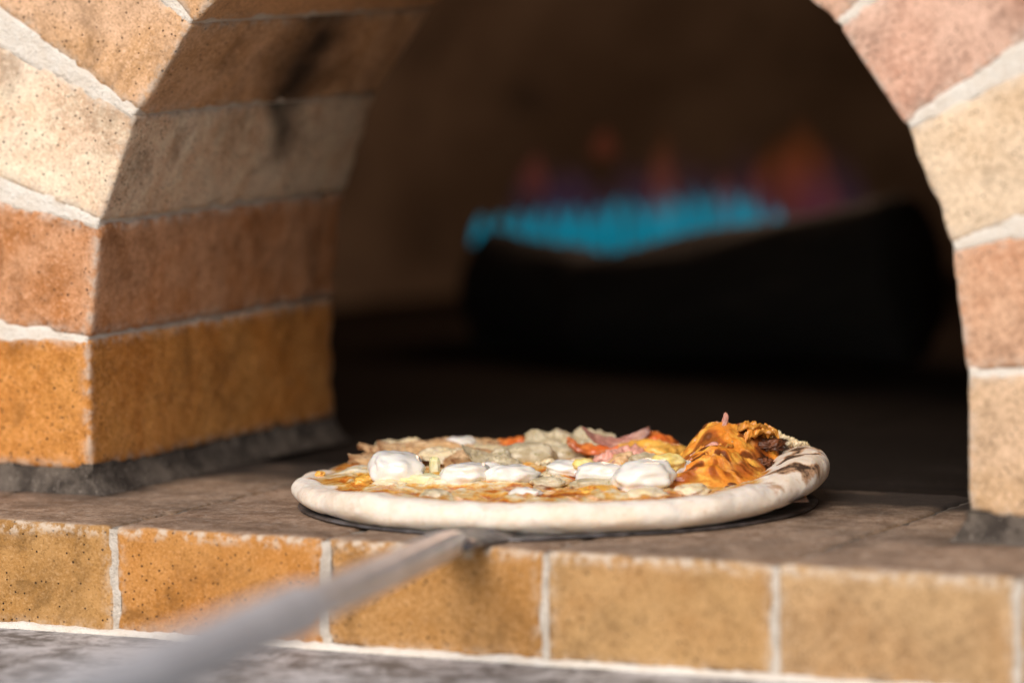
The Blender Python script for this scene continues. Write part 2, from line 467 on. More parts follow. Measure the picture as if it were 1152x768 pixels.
# chamber dome
t = NT('chamber_brick'); v = t.coord()
c = t.mix(t.ramp(t.noise(v, 5, 4, .6), .35, .65), (.105, .072, .048), (.19, .140, .10))
c = t.mix(t.ramp(t.noise(v, 26, 4, .6), .55, .7, 0, .6), c, (.03, .022, .018))
t.bsdf(c, .9, t.bump(t.noise(v, 60, 4, .6), .6, .003)); chm = t.m
V = []; F = []
secs = [(D + .0065 + .04 * k, 1.0) for k in range(22)]
secs += [(1.16 + .80 * math.sin(a), math.cos(a)) for a in np.linspace(.04, PI / 2 - .001, 30)]
na = 80
for (yy, sc_) in secs:
    for i in range(na + 1):
        a = PI * i / na; ca, sa = math.cos(a), math.sin(a)
        V.append((.82 * sc_ * abs(ca) ** .8 * (1 if ca > 0 else -1), yy, -.02 + .60 * sc_ ** .8 * sa ** .85 if 0 < i < na else -.02))
for j in range(len(secs) - 1):
    for i in range(na):
        a = j * (na + 1) + i; F.append((a, a + 1, a + na + 2, a + na + 1))
mesh_obj('chamber_dome', V, F, chm, oven)

# ================================================================== COUNTERTOP
t = NT('countertop_stone'); v = t.coord()
c = t.mix(t.ramp(t.noise(v, 26, 10, .80, .4), .42, .58), (.12, .115, .11), (.52, .51, .51))
c = t.mix(t.ramp(t.noise(v, 60, 5, .7), .52, .68, 0, .7), c, (.62, .60, .60))
c = t.mix(t.ramp(t.noise(v, 30, 6, .75), .57, .66, 0, .8), c, (.07, .06, .055))
vo = t.voro(v, 400); c = t.mix(t.ramp(vo.outputs['Distance'], .2, .1, 0, .5), c, (.08, .07, .07))
t.bsdf(c, .6, t.bump(t.noise(v, 150, 4, .6), .3, .001)); stone = t.m
bm = bmesh.new(); v, f = simple_box(-1.3, 1.3, -.78, .4, -.105, -H - .0012)
bv = [bm.verts.new(p) for p in v]
for q in f: bm.faces.new([bv[i] for i in q])
bmesh.ops.bevel(bm, geom=bm.edges[:], offset=.004, segments=3, affect='EDGES')
me = bpy.data.meshes.new('countertop'); bm.to_mesh(me); bm.free(); me.materials.append(stone)
tag(link(bpy.data.objects.new('countertop', me)), 'mottled grey stone countertop in front of the brick ledge', 'countertop', kind='structure')
# bead of white grout along the foot of the ledge
V = []; F = []; S = []
n = 700
for i in range(n):
    x = -.7 + 1.6 * i / (n - 1)
    w = .0042 + .0022 * nz(x * 30, 1, 2) + .0012 * nz(x * 130, 1, 2); hh = .0036 + .0018 * nz(x * 40, 7, 2) + .001 * nz(x * 160, 4, 2)
    for q in range(6):
        a = q / 5 * PI / 2
        V.append((x, -P + .0015 - w * math.sin(a) - .0005, -H - .0011 + hh * math.cos(a))); S.append(0)
for i in range(n - 1):
    for j in range(5):
        a = i * 6 + j; F.append((a, a + 6, a + 7, a + 1)[::-1])
mesh_obj('foot_mortar', V, F, white_mortar, oven, {'soot': S})

# ================================================================== PIZZA
PC = Vector((-.001, .072, .0022)); RZ = math.radians(26.54)
pizza = empty('pizza', PC, RZ)
tag(pizza, 'round pizza topped with egg, artichoke and ham, scorched at its right side', 'pizza')
PR = .1645
def rimR(th):
    return PR * (1 + .016 * nz(math.cos(th) * 1.6, math.sin(th) * 1.6, 3) + .009 * nz(math.cos(th) * 5, math.sin(th) * 5, 8))
def crustH(th):
    c, s = math.cos(th), math.sin(th)
    h = .0168 + .0022 * nz(c * 2.2, s * 2.2, 11) + .0014 * nz(c * 6, s * 6, 5)
    right = math.exp(-((math.atan2(s, c) + .05) / .42) ** 2)
    left = math.exp(-((abs(math.atan2(s, c)) - PI) / .5) ** 2)
    back = sstep(.15, .6, s) * (1 - right)
    return h + .0085 * right - .0045 * left - .0045 * back
def inner_h(x, y):
    r = math.hypot(x, y) / PR
    wx = x + .010 * nz(x * 40, y * 40, 31); wy = y + .010 * nz(x * 40, y * 40, 47)
    back = sstep(-.02, .11, y)
    return .0150 + .0025 * back + .0030 * nz(wx * 34, wy * 34, 2) + .0026 * (.35 - abs(nz(wx * 62, wy * 62, 5))) + .0011 * nz(wx * 150, wy * 150, 5) + .0004 * nz(x * 330, y * 330, 5)
HL = []; V = []; F = []; CH = []; SA = []; FL = []
NA = 720
prof = [(0.0, 'b'), (.5, 'b'), (.8, 'b')]
NT_ = 34; NI = 110
for i in range(NA):
    th = 2 * PI * i / NA; c, s = math.cos(th), math.sin(th); Rr = rimR(th); ch = crustH(th)
    row = []
    for q in (.3, .6, .8): row.append((Rr * q, .0))
    # rim: ellipse-like cross-section, flatter bottom
    rw = .0115 + .0022 * nz(c * 4, s * 4, 20) + .010 * math.exp(-((math.atan2(s, c) + .02) / .42) ** 2)                     # half width of the rim
    cxr = Rr - rw; cz = ch * .46
    for k in range(NT_ + 1):
        a = -PI / 2 + (PI * .5 + PI * .5 + .35) * k / NT_
        ca, sa = math.cos(a), math.sin(a)
        x = cxr + rw * (abs(ca) ** .85) * (1 if ca > 0 else -1)
        z = cz + (cz if sa < 0 else (ch - cz)) * sa
        row.append((x, z))
    x_end, z_end = row[-1]
    for k in range(1, NI + 1):
        u = k / NI; x = x_end * (1 - u) + .0001 * u
        zi = inner_h(x * c, x * s)
        z = z_end + (zi - z_end) * sstep(0, .16, u)
        row.append((x, z))
    for k, (r_, z) in enumerate(row):
        X, Y = r_ * c, r_ * s
        d = nz(X * 28, Y * 28, z * 40) * .0018 + nz(X * 70, Y * 70, z * 70) * .0011 + nz(X * 150, Y * 150, z * 150) * .0005
        rr = r_ + (d if 3 <= k < 3 + NT_ else 0); zz = z + (d if k > 6 else 0)
        an_ = math.atan2(s, c)
        lf = (.0075 * math.exp(-((an_ + .20) / .60) ** 2) + .003 * math.exp(-((abs(an_) - PI) / .5) ** 2)) * sstep(.70, 1.0, rr / Rr)
        V.append((rr * c, rr * s, max(0, zz) + lf))
        # masks
        top = sstep(.35, .9, z / ch) if k >= 3 else 0
        ang = math.atan2(s, c)
        nb = nz(X * 55, Y * 55, 3) + .5 * nz(X * 120, Y * 120, 6)
        char = 0
        if k >= 3 + 8:
            w = math.exp(-((ang + .10) / .55) ** 4) * top
            char = w * sstep(.02, .26, nb + .04)
            char = max(char, top * sstep(.42, .6, nb) * .35 * sstep(-.2, .6, s))
            char = max(char, top * .55 * sstep(.15, .5, nb) * sstep(.3, .9, s))
        CH.append(clamp(char)); HL.append(clamp((inner_h(X, Y) - .0150 - .0025 * sstep(-.02, .11, Y)) / .0034 * .5 + .38) if k > 3 + NT_ - 12 else .5)
        inr = 1 if k > 3 + NT_ else 0
        edge_n = nz(X * 40, Y * 40, 9) * .6 + nz(X * 110, Y * 110, 1) * .45; lim = .905 - .13 * math.exp(-((ang + .1) / .45) ** 2) + .10 * sstep(.2, .6, s)
        SA.append(clamp(sstep(lim + .015, lim - .03, r_ / Rr + edge_n * .085)) if k > 3 + NT_ - 12 else 0)
        FL.append(clamp(.5 + nz(X * 30, Y * 30, 15)))
nr = len(row)
for i in range(NA):
    for j in range(nr - 1):
        a = i * nr + j; b = ((i + 1) % NA) * nr + j; F.append((a, b, b + 1, a + 1))
t = NT('pizza_dough'); v = t.coord()
c = t.mix(t.ramp(t.noise(v, 38, 4, .6), .35, .68), (.78, .64, .49), (.84, .76, .66))
c = t.mix(t.ramp(t.noise(v, 90, 4, .6), .60, .74, 0, .55), c, (.66, .40, .17))
c = t.mix(t.ramp(t.noise(v, 260, 3, .6), .50, .70, 0, .35), c, (.88, .83, .74))
ch_ = t.math('ADD', t.math('MULTIPLY', t.attr('char'), 1.05), t.ramp(t.noise(v, 150, 5, .7), .25, .75, -.45, .28)); wide = t.ramp(ch_, .0, .55, 0, .8)
c = t.mix(wide, c, (.46, .22, .080))
c = t.mix(t.ramp(ch_, .50, .95, 0, .95), c, (.030, .014, .009))
# oil and tomato seeping on to the rim and over the inside
sa = t.attr('sauce')
hl = t.math('ADD', t.attr('hill'), t.ramp(t.noise(v, 110, 4, .65), .3, .7, -.22, .22))
rc = t.n('ShaderNodeValToRGB'); t.l(hl, rc.inputs[0]); cr_ = rc.color_ramp
cr_.elements[0].position = .05; cr_.elements[0].color = (.22, .045, .008, 1)
cr_.elements[1].position = .95; cr_.elements[1].color = (.84, .76, .60, 1)
for p_, c_ in ((.28, (.56, .15, .018)), (.44, (.74, .36, .065)), (.60, (.78, .56, .26)), (.74, (.80, .68, .46))):
    e_ = cr_.elements.new(p_); e_.color = (*c_, 1)
sc1 = rc.outputs[0]
sc1 = t.mix(t.ramp(t.noise(v, 42, 3, .6), .56, .68, 0, .75), sc1, (.72, .27, .04))
c = t.mix(sa, c, sc1)
n_ = t.bump(t.noise(v, 230, 5, .65), .5, .0011)
rg = t.ramp(sa, 0, 1, .72, .2)
b = t.bsdf(c, rg, n_, Subsurface_Weight=.25, Subsurface_Radius=(.006, .003, .0015), Specular_IOR_Level=.35)
dough = t.m
crust = mesh_obj('crust', V, F, dough, pizza, {'char': CH, 'sauce': SA, 'flour': FL, 'hill': HL})

# --- topping materials
def food(name, A, B, scale=90, rough=.35, sss=.4, spots=None, rad=(.006, .004, .002), spot_thr=(.6, .7), bumpd=.0006, spec=.5, rimcol=None):
    t = NT(name); v = t.coord()
    c = t.mix(t.ramp(t.noise(v, scale, 4, .6), .36, .64), A, B)
    if spots: c = t.mix(t.ramp(t.noise(v, scale * 1.7, 4, .65), spot_thr[0], spot_thr[1], 0, .9), c, spots)
    ri = t.math('MULTIPLY', t.attr('rim'), t.ramp(t.noise(v, 120, 3, .6), .38, .58, .1, .9))
    c = t.mix(ri, c, rimcol or tuple(k_ * .45 for k_ in A))
    t.bsdf(c, rough, t.bump(t.noise(v, 240, 4, .6), .5, bumpd), Subsurface_Weight=sss, Subsurface_Radius=rad, Specular_IOR_Level=spec)
    return t.m
m_egg = food('egg_white', (.82, .79, .73), (.78, .73, .64), 60, .2, .5, bumpd=.00025)
m_yolk = food('egg_yolk', (.82, .60, .16), (.86, .70, .30), 120, .5, .3)
m_arti = food('artichoke', (.46, .37, .22), (.66, .57, .40), 110, .32, .4, (.30, .24, .08))
m_stalk = food('pale_pepper', (.72, .66, .30), (.80, .76, .50), 90, .3, .4)
m_cheese = food('melted_cheese', (.80, .40, .055), (.84, .48, .10), 70, .28, .35, (.48, .11, .015), spot_thr=(.55, .68), bumpd=.0012)
m_pale_cheese = food('pale_cheese', (.78, .62, .36), (.82, .70, .50), 70, .35, .35, (.52, .22, .05), bumpd=.0009)
m_ham = food('ham', (.72, .34, .25), (.80, .46, .37), 60, .38, .4, (.60, .17, .07))
m_redham = food('roast_pepper', (.62, .13, .025), (.74, .26, .06), 80, .28, .3, (.28, .04, .01))
m_onion = food('onion', (.40, .17, .13), (.60, .36, .27), 70, .3, .4)
m_mush = food('mushroom', (.60, .36, .16), (.74, .52, .30), 80, .5, .3, (.18, .075, .03), spot_thr=(.55, .66), rimcol=(.20, .065, .018))
m_char = food('charred_cheese', (.035, .014, .008), (.16, .05, .015), 110, .5, .1, bumpd=.0012)
m_olive = food('herb', (.20, .17, .03), (.36, .30, .06), 90, .4, .3)

def blob(name, mat, x, y, z, sx, sy, sz, seed, block=.5, amp=.12, rz=0, tilt=(0, 0), sub=4, freq=2.2):
    """lumpy piece: superellipsoid with noise; x,y,z the middle of its underside"""
    bm = bmesh.new(); bmesh.ops.create_icosphere(bm, subdivisions=sub, radius=1)
    for v in bm.verts:
        p = v.co.copy()
        e = 1 - block * .55
        q = Vector([abs(c) ** e * (1 if c > 0 else -1) for c in p])
        l = (abs(q.x) ** 4 + abs(q.y) ** 4 + abs(q.z) ** 4) ** .25
        q = p.lerp(q / l * (1.0), block)
        k = 1 + amp * nz(p.x * freq + seed, p.y * freq, p.z * freq - seed) * 1.6 + amp * .35 * nz(p.x * 6 + seed, p.y * 6, p.z * 6)
        v.co = Vector((q.x * sx / 2 * k, q.y * sy / 2 * k, q.z * sz / 2 * k))
    for f in bm.faces: f.smooth = True
    me = bpy.data.meshes.new(name); bm.to_mesh(me); bm.free(); me.materials.append(mat)
    o = link(bpy.data.objects.new(name, me), pizza)
    o.location = (x, y, z + sz * .42); o.rotation_euler = (tilt[0], tilt[1], rz)
    return o
def sheet(name, mat, x, y, z, L, W, th, seed, bend=.0, curl=.0, rz=0, tilt=(0, 0), wav=.002, nL=44, nW=16, taper=.3):
    """soft slice: bent slab with wavy, uneven edges"""
    V = []; F = []
    for side in (1, -1):
        for i in range(nL + 1):
            u = i / nL * 2 - 1
            for j in range(nW + 1):
                w = j / nW * 2 - 1
                ww = W / 2 * (1 - taper * abs(u) ** 2.5) * (1 + .22 * nz(u * 2.4, w * .5 + seed, seed)) + .0004
                ll = L / 2 * (1 + .10 * nz(w * 1.8, seed, 2))
                X = u * ll; Y = w * ww + bend * u * u * L * .5
                edge = max(abs(u), abs(w)) ; tt = th / 2 * math.sqrt(max(0, 1 - edge ** 6))
                Z = curl * (u * u) * L * .5 + wav * nz(u * 2.2 + seed, w * 1.6, seed) + wav * .6 * nz(u * 5, w * 4 + seed, 2) + side * tt
                V.append((X, Y, Z))
    n1 = (nL + 1) * (nW + 1)
    for s_, off in ((1, 0), (-1, n1)):
        for i in range(nL):
            for j in range(nW):
                a = off + i * (nW + 1) + j; q = (a, a + nW + 1, a + nW + 2, a + 1)
                F.append(q if s_ > 0 else q[::-1])
    bd = [i * (nW + 1) for i in range(nL + 1)] + [nL * (nW + 1) + j for j in range(1, nW + 1)] + \
         [i * (nW + 1) + nW for i in range(nL - 1, -1, -1)] + [j for j in range(nW - 1, 0, -1)]
    for a, b in zip(bd, bd[1:] + bd[:1]): F.append((a, b, b + n1, a + n1)[::-1])
    rim = []
    for side in (1, -1):
        for i in range(nL + 1):
            for j in range(nW + 1): rim.append(clamp(max(abs(i / nL * 2 - 1), abs(j / nW * 2 - 1)) ** 3))
    o = mesh_obj(name, V, F, mat, pizza, {'rim': rim}); o.location = (x, y, z); o.rotation_euler = (tilt[0], tilt[1], rz)
    return o
# local frame: x to the right of the pizza, y away, z up (metres)
Z0 = .0140
# low mounds of melted cheese bedding the toppings
for k in range(26):
    a = random.uniform(0, 2 * PI); r_ = .125 * math.sqrt(random.random())
    mt = random.choice((m_pale_cheese, m_cheese, m_pale_cheese, m_arti, m_egg))
    blob('cheese_patch', mt, r_ * math.cos(a), r_ * math.sin(a), Z0 - .002, random.uniform(.014, .030), random.uniform(.012, .024), random.uniform(.006, .009), k * 3.3, .1, .20, random.uniform(0, 3), sub=4, freq=2.0)
# eggs
eggs = [(-.0990, -.026, .033, .030, .0215, 1, .65, .1), (-.0580, -.040, .030, .028, .0165, 5, .40, -.3), (-.0640, .096, .026, .022, .0165, 3, .3, .4),
        (-.0300, -.040, .034, .026, .0145, 8, .40, .25), (.0090, .002, .034, .022, .0105, 9, .3, 0), (.0250, -.046, .033, .026, .0165, 12, .40, -.2),
        (.0490, -.076, .036, .030, .0215, 14, .35, .2), (.0720, -.046, .038, .018, .0170, 17, .3, .6), (-.0430, -.006, .016, .016, .0120, 19, .3, .1)]
for (x, y, sx, sy, sz, sd, bl, rz) in eggs:
    blob('egg_piece', m_egg, x, y, Z0, sx, sy, sz * .93, sd, bl * .75, .11, rz, (random.uniform(-.15, .15), random.uniform(-.15, .15)))
blob('egg_yolk', m_yolk, .014, -.007, Z0 + .0050, .013, .012, .0075, 2, .2, .1)
blob('egg_yolk', m_yolk, .0640, -.052, Z0 + .0085, .021, .018, .0120, 4, .3, .15, .4)
# artichoke and pale pepper pieces
blob('artichoke_piece', m_stalk, -.0845, -.034, Z0 - .0005, .028, .016, .0080, 21, .7, .12, .1)
blob('artichoke_piece', m_stalk, -.0765, -.012, Z0 + .001, .0065, .008, .0145, 22, .8, .1, .1)
blob('artichoke_piece', m_arti, -.0200, .050, Z0 + .000, .036, .030, .0170, 23, .35, .12, .2, freq=1.8)
blob('artichoke_piece', m_arti, .0200, -.062, Z0 - .001, .030, .014, .0080, 24, .3, .14, .1, freq=2)
blob('artichoke_piece', m_arti, .0520, .000, Z0 + .001, .020, .018, .0140, 27, .3, .18, .5, freq=2)
blob('artichoke_piece', m_arti, -.0080, -.052, Z0 - .001, .020, .014, .0080, 25, .3, .14, .1, freq=2)
sheet('artichoke_slice', m_arti, -.046, .030, Z0 + .0085, .030, .014, .0022, 3, .1, .3, .3, (.5, .1))
sheet('artichoke_slice', m_arti, -.036, .012, Z0 + .0085, .024, .012, .0022, 6, .2, -.3, -.4, (.4, .1))
sheet('artichoke_slice', m_arti, -.003, .080, Z0 + .012, .036, .026, .0035, 7, .1, -.25, .1, (.55, .04), .003)
sheet('artichoke_slice', m_arti, .020, .088, Z0 + .013, .030, .022, .003, 9, -.1, -.2, -.2, (.5, .02), .003)
blob('artichoke_piece', m_arti, .000, .078, Z0, .040, .030, .012, 28, .4, .12)
# mushroom slices fanned at the left back
for k in range(34):
    x = random.uniform(-.112, -.030)
    y = .115 - 9 * (x + .065) ** 2 - random.random() * .075
    hgt = .0040 + .0050 * math.exp(-((x + .068) / .03) ** 2) * sstep(.0, .07, y) + .002 * random.random()
    sheet('mushroom_slice', random.choice((m_mush, m_mush, m_pale_cheese)), x, y, Z0 + hgt, random.uniform(.028, .048), random.uniform(.012, .022), .0013, 40 + k, random.uniform(-.25, .25), random.uniform(-.22, .12), random.uniform(-.35, .35), (random.uniform(.0, .45), random.uniform(-.12, .16)), .0016)
for k in range(7):
    blob('cheese_patch', m_cheese, -.120 + .008 * k + random.uniform(-.004, .004), -.03 + .02 * random.random(), Z0 - .001, .018, .012, .007, 60 + k, .2, .35, random.random(), sub=3)
# red pepper, ham and onion in the middle back
sheet('roast_pepper_strip', m_redham, -.028, .100, Z0 + .008, .034, .016, .0030, 11, .2, -.3, .1, (.5, 0), .003)
sheet('roast_pepper_strip', m_redham, .030, .060, Z0 + .008, .050, .012, .0030, 12, .2, .2, .15, (.4, 0), .003)
sheet('onion_strip', m_onion, .036, .066, Z0 + .0125, .042, .009, .0026, 13, .2, .35, .25, (.6, 0), .002)
sheet('roast_pepper_strip', m_redham, .057, .070, Z0 + .0130, .034, .018, .0040, 14, .2, -.55, -.15, (.5, 0), .003)
blob('cheese_patch', m_cheese, .055, .062, Z0 - .001, .040, .035, .0165, 31, .3, .25)
sheet('ham_slice', m_ham, .045, .040, Z0 + .0095, .030, .016, .0022, 15, .1, -.2, .5, (.4, 0), .003)
sheet('ham_slice', m_ham, .032, .022, Z0 + .0085, .026, .016, .0022, 16, .1, -.2, -.3, (.4, 0), .003)
blob('cheese_patch', m_mush, .040, .018, Z0 - .001, .020, .018, .013, 33, .3, .3)
for k in range(7):   # ragged ham and pepper shreds between the eggs
    x = random.uniform(-.10, .06); y = random.uniform(-.085, .05)
    sheet(*random.choice((('cheese_strand', m_cheese), ('artichoke_leaf', m_arti), ('cheese_strand', m_pale_cheese))), x, y, Z0 + .003 + .002 * random.random(), random.uniform(.014, .026), random.uniform(.004, .009), .0016, 80 + k, random.uniform(-.5, .5), random.uniform(-.5, .5), random.uniform(-1, 1), (random.uniform(-.2, .6), 0), .003)
# mound of browned cheese and ham at the right
m_brown_s = food('baked_cheese', (.66, .24, .03), (.80, .40, .07), 120, .35, .2, (.30, .06, .01))
G = [(.1085, .008, .023, .028, .0225), (.0935, -.018, .025, .028, .0135), (.0830, -.045, .022, .022, .0080), (.1240, .012, .014, .022, .0130),
     (.1000, -.045, .020, .020, .0085), (.0740, -.064, .020, .014, .0055), (.0880, .012, .015, .022, .0140)]
V = []; F = []; C_ = []; nx_, ny_ = 170, 190
for i in range(nx_ + 1):
    for j in range(ny_ + 1):
        x = .052 + .094 * i / nx_; y = -.092 + .150 * j / ny_
        g = sum(a * math.exp(-((x - gx) / wx) ** 2 - ((y - gy) / wy) ** 2) for gx, gy, wx, wy, a in G)
        fold = 1 - abs(nz(x * 75 + nz(y * 40, x * 40, 3) * .8, y * 52, 2)) * 2.6
        f2 = 1 - abs(nz(x * 150, y * 130, 7)) * 2.4
        amp = sstep(.002, .012, g)
        z = .0125 + g + amp * (nz(x * 48, y * 48, 20) * .0046 + (.3 - abs(nz(x * 80, y * 95, 40))) * .0036 + nz(x * 170, y * 170, 61) * .0018 + nz(x * 400, y * 400, 5) * .0005) - .004 * (1 - sstep(.001, .006, g))
        V.append((x, y, z))
        cr = max(sstep(.20, .42, abs(nz(x * 95, y * 95, 40))) * .8, sstep(-.02, -.35, nz(x * 48, y * 48, 20)) * .7)
        bu = sstep(.110, .128, x + nz(x * 70, y * 70, 5) * .016) * sstep(.0, .3, nz(x * 60, y * 60, 31) + .22)
        rim_ = sstep(.006, .002, g)
        C_.append(clamp(max(cr * amp, bu * 1.0, rim_ * sstep(-.1, .3, nz(x * 50, y * 50, 9)) * (.9 if x > .1 else .35))))
for i in range(nx_):
    for j in range(ny_):
        a = i * (ny_ + 1) + j
        F.append((a, a + ny_ + 1, a + ny_ + 2, a + 1))
t = NT('browned_cheese'); v = t.coord()
c = t.mix(t.ramp(t.noise(v, 55, 4, .6), .40, .60), (.74, .25, .028), (.86, .45, .075))
c = t.mix(t.ramp(t.noise(v, 100, 4, .65), .55, .68, 0, .7), c, (.86, .40, .14))
c = t.mix(t.ramp(t.noise(v, 160, 4, .7), .50, .66, 0, .75), c, (.60, .17, .02))
c = t.mix(t.ramp(t.noise(v, 70, 4, .65), .58, .68, 0, .7), c, (.56, .11, .015))
bc = t.attr('burn')
c = t.mix(t.ramp(bc, .1, .6, 0, .85), c, (.34, .075, .012)); c = t.mix(t.ramp(bc, .6, .95, 0, .96), c, (.022, .010, .007))
t.bsdf(c, .33, t.bump(t.noise(v, 210, 5, .65), .7, .0014), Subsurface_Weight=.25, Subsurface_Radius=(.004, .002, .001)); m_brown = t.m
mound = mesh_obj('browned_cheese', V, F, m_brown, pizza, {'burn': C_})
for (x, y, z, sx, sy, sz, sd) in ((.1270, -.004, .030, .014, .014, .008, 51), (.1230, -.020, .022, .012, .012, .006, 52), (.0990, -.066, .0125, .018, .012, .006, 53), (.1310, .010, .029, .013, .016, .008, 55), (.1190, -.040, .0150, .016, .010, .004, 56)):
    o_ = blob('charred_bit', m_char, x, y, z - .001, sx, sy, sz, sd, .2, .4, sub=4, freq=3); o_.parent = mound
sheet('ham_slice', m_ham, .0990, .0, .0420, .020, .0052, .0030, 21, .35, .1, .1, (0, -1.15), .001, taper=.6)
blob('ham_roll', m_ham, .0885, .004, .0290, .015, .012, .0090, 58, .2, .2)
sheet('ham_slice', m_ham, .0800, -.060, .0210, .030, .010, .0026, 23, .2, .2, .5, (.3, -.3), .002)
for k in range(5):
    x, y = .082 + .04 * random.random(), -.05 + .06 * random.random()
    sheet('cheese_strand', m_brown_s, x, y, Z0 + .012 + .006 * random.random() + .014 * (x > .1), .022, .008, .0022, 120 + k, random.uniform(-.4, .4), random.uniform(-.6, .2), random.uniform(-1, 1), (random.uniform(0, .8), random.uniform(-.3, .3)), .004)
sheet('ham_slice', m_ham, .0930, -.022, .0325, .026, .010, .0022, 61, .2, -.4, .5, (.5, -.2), .002)
sheet('ham_slice', m_ham, .0800, -.040, .0255, .022, .009, .0022, 62, .2, -.4, .2, (.5, -.3), .002)
sheet('cheese_strand', m_pale_cheese, .1385, .014, .0345, .018, .0032, .0018, 31, .3, -.2, -.3, (.2, .35), .003)
sheet('cheese_strand', m_pale_cheese, .1460, .010, .0310, .016, .0030, .0018, 32, .3, -.2, .2, (.2, .15), .003)
blob('ham_roll', m_cheese, -.147, .010, .0140, .006, .006, .004, 77, .2, .3)

# ================================================================== PEEL
S0 = Vector((.034, -.130, .0052)); E0 = Vector((.280, -.900, .057)); dirh = (E0 - S0).normalized()
peel = empty('pizza_peel', (0, .066, .0008))
tag(peel, 'round metal pizza peel with a long tubular handle carrying the pizza', 'peel')
def rel(p): return Vector(p) - Vector((0, .066, .0008))
t = NT('peel_steel'); v = t.coord()
c = t.mix(t.ramp(t.noise(v, 40, 5, .6), .4, .65), (.16, .15, .15), (.34, .33, .34))
c = t.mix(t.ramp(t.noise(v, 90, 5, .7), .56, .66, 0, .8), c, (.05, .045, .04))
t.bsdf(c, t.ramp(t.noise(v, 60, 4, .6), .3, .7, .28, .55), t.bump(t.noise(v, 160, 4, .6), .2, .0006), Metallic=.9); steel = t.m
t = NT('peel_handle_metal'); v = t.coord()
c = t.mix(t.ramp(t.noise(v, 30, 5, .6), .4, .65), (.58, .57, .57), (.74, .73, .73))
t.bsdf(c, .36, t.bump(t.noise(v, 120, 4, .6), .15, .0006), Metallic=.5); tubem = t.m
t = NT('peel_sleeve'); v = t.coord()
c = t.mix(t.ramp(t.noise(v, 26, 5, .6), .4, .65), (.52, .515, .52), (.68, .675, .68))
t.bsdf(c, .5, t.bump(t.noise(v, 120, 4, .6), .15, .0006)); sleevem = t.m
# blade with slightly raised rolled rim
V = []; F = []; NB = 160; BR = .158
hd = math.atan2(dirh.y, dirh.x)
prof = [(0, .0012), (.6, .0012), (.93, .0012), (.975, .0016), (.99, .0017), (1.0, .0012), (1.002, .0006), (.995, .0000), (.9, .0), (0, 0)]
for i in range(NB):
    th = 2 * PI * i / NB
    da = math.atan2(math.sin(th - hd), math.cos(th - hd))
    for (q, z) in prof:
        rr = BR * q * (1 + .10 * math.exp(-(da / .16) ** 2) * (q > .8))
        V.append((rr * math.cos(th), rr * math.sin(th), z))
nr = len(prof)
for i in range(NB):
    for j in range(nr - 1):
        a = i * nr + j; b = ((i + 1) % NB) * nr + j; F.append((a, b, b + 1, a + 1))
mesh_obj('blade', V, F, steel, peel)
def tube(name, p0, p1, r0, r1, mat, parent, n=40, caps=True, rings=None):
    p0 = Vector(p0); p1 = Vector(p1); ax = (p1 - p0); L = ax.length; q = ax.to_track_quat('Z', 'Y')
    rings = rings or [(0, r0 * .9), (.01, r0), (.99, r1), (1, r1 * .9)]
    V = []; F = []
    for (t_, r_) in rings:
        for i in range(n):
            a = 2 * PI * i / n; V.append(p0 + q @ Vector((r_ * math.cos(a), r_ * math.sin(a), t_ * L)))
    for j in range(len(rings) - 1):
        for i in range(n): a = j * n + i; b = j * n + (i + 1) % n; F.append((a, b, b + n, a + n))
    F.append(tuple(range(n))[::-1]); F.append(tuple(len(V) - n + i for i in range(n)))
    o = mesh_obj(name, V, F, mat, parent)
    return o
Lh = (E0 - S0).length
def hp(s): return rel(S0 + dirh * s)
# tongue plate under the socket
V = []; F = []
up = Vector((0, 0, 1)); sd = dirh.cross(up).normalized()
secs = [(-.050, .030, -.0020), (-.030, .026, -.0010), (-.008, .018, .0008), (.012, .013, .0010), (.040, .011, .0010)]
for (s_, w, dz) in secs:
    b0 = hp(s_); b0.z = max(b0.z - .0045 + dz, .0016) if s_ < 0 else b0.z - .002
    for k in range(9):
        u = k / 8 * 2 - 1
        V.append(b0 + sd * (w * u) + up * (.004 * (1 - u * u)))
    for k in range(9):
        u = 1 - k / 8 * 2
        V.append(b0 + sd * (w * u) - up * (.0016))
for i in range(len(secs) - 1):
    for k in range(18): a = i * 18 + k; b = i * 18 + (k + 1) % 18; F.append((a, b, b + 18, a + 18))
F.append(tuple(range(18))[::-1]); F.append(tuple(4 * 18 + k for k in range(18)))
socket = mesh_obj('socket', V, F, steel, peel)
for s_, u in ((-.034, .012), (-.034, -.012), (-.014, 0)):
    b0 = hp(s_) + sd * u; b0.z = max(b0.z, .0038)
    bm = bmesh.new(); bmesh.ops.create_uvsphere(bm, u_segments=20, v_segments=10, radius=.0042)
    for v in bm.verts: v.co.z *= .5
    for f_ in bm.faces: f_.smooth = True
    me = bpy.data.meshes.new('rivet'); bm.to_mesh(me); bm.free(); me.materials.append(steel)
    o = link(bpy.data.objects.new('rivet', me), socket); o.location = b0
tube('handle', hp(.0), hp(.60), .0092, .0102, tubem, peel, rings=[(0, .0035), (.02, .0052), (.06, .0078), (.11, .0090), (.99, .0102), (1, .009)])
tube('sleeve', hp(.46), hp(1.15), .0165, .0175, sleevem, peel, rings=[(0, .0108), (.003, .0124), (.010, .0132), (.5, .0136), (.985, .0138), (1, .012)])

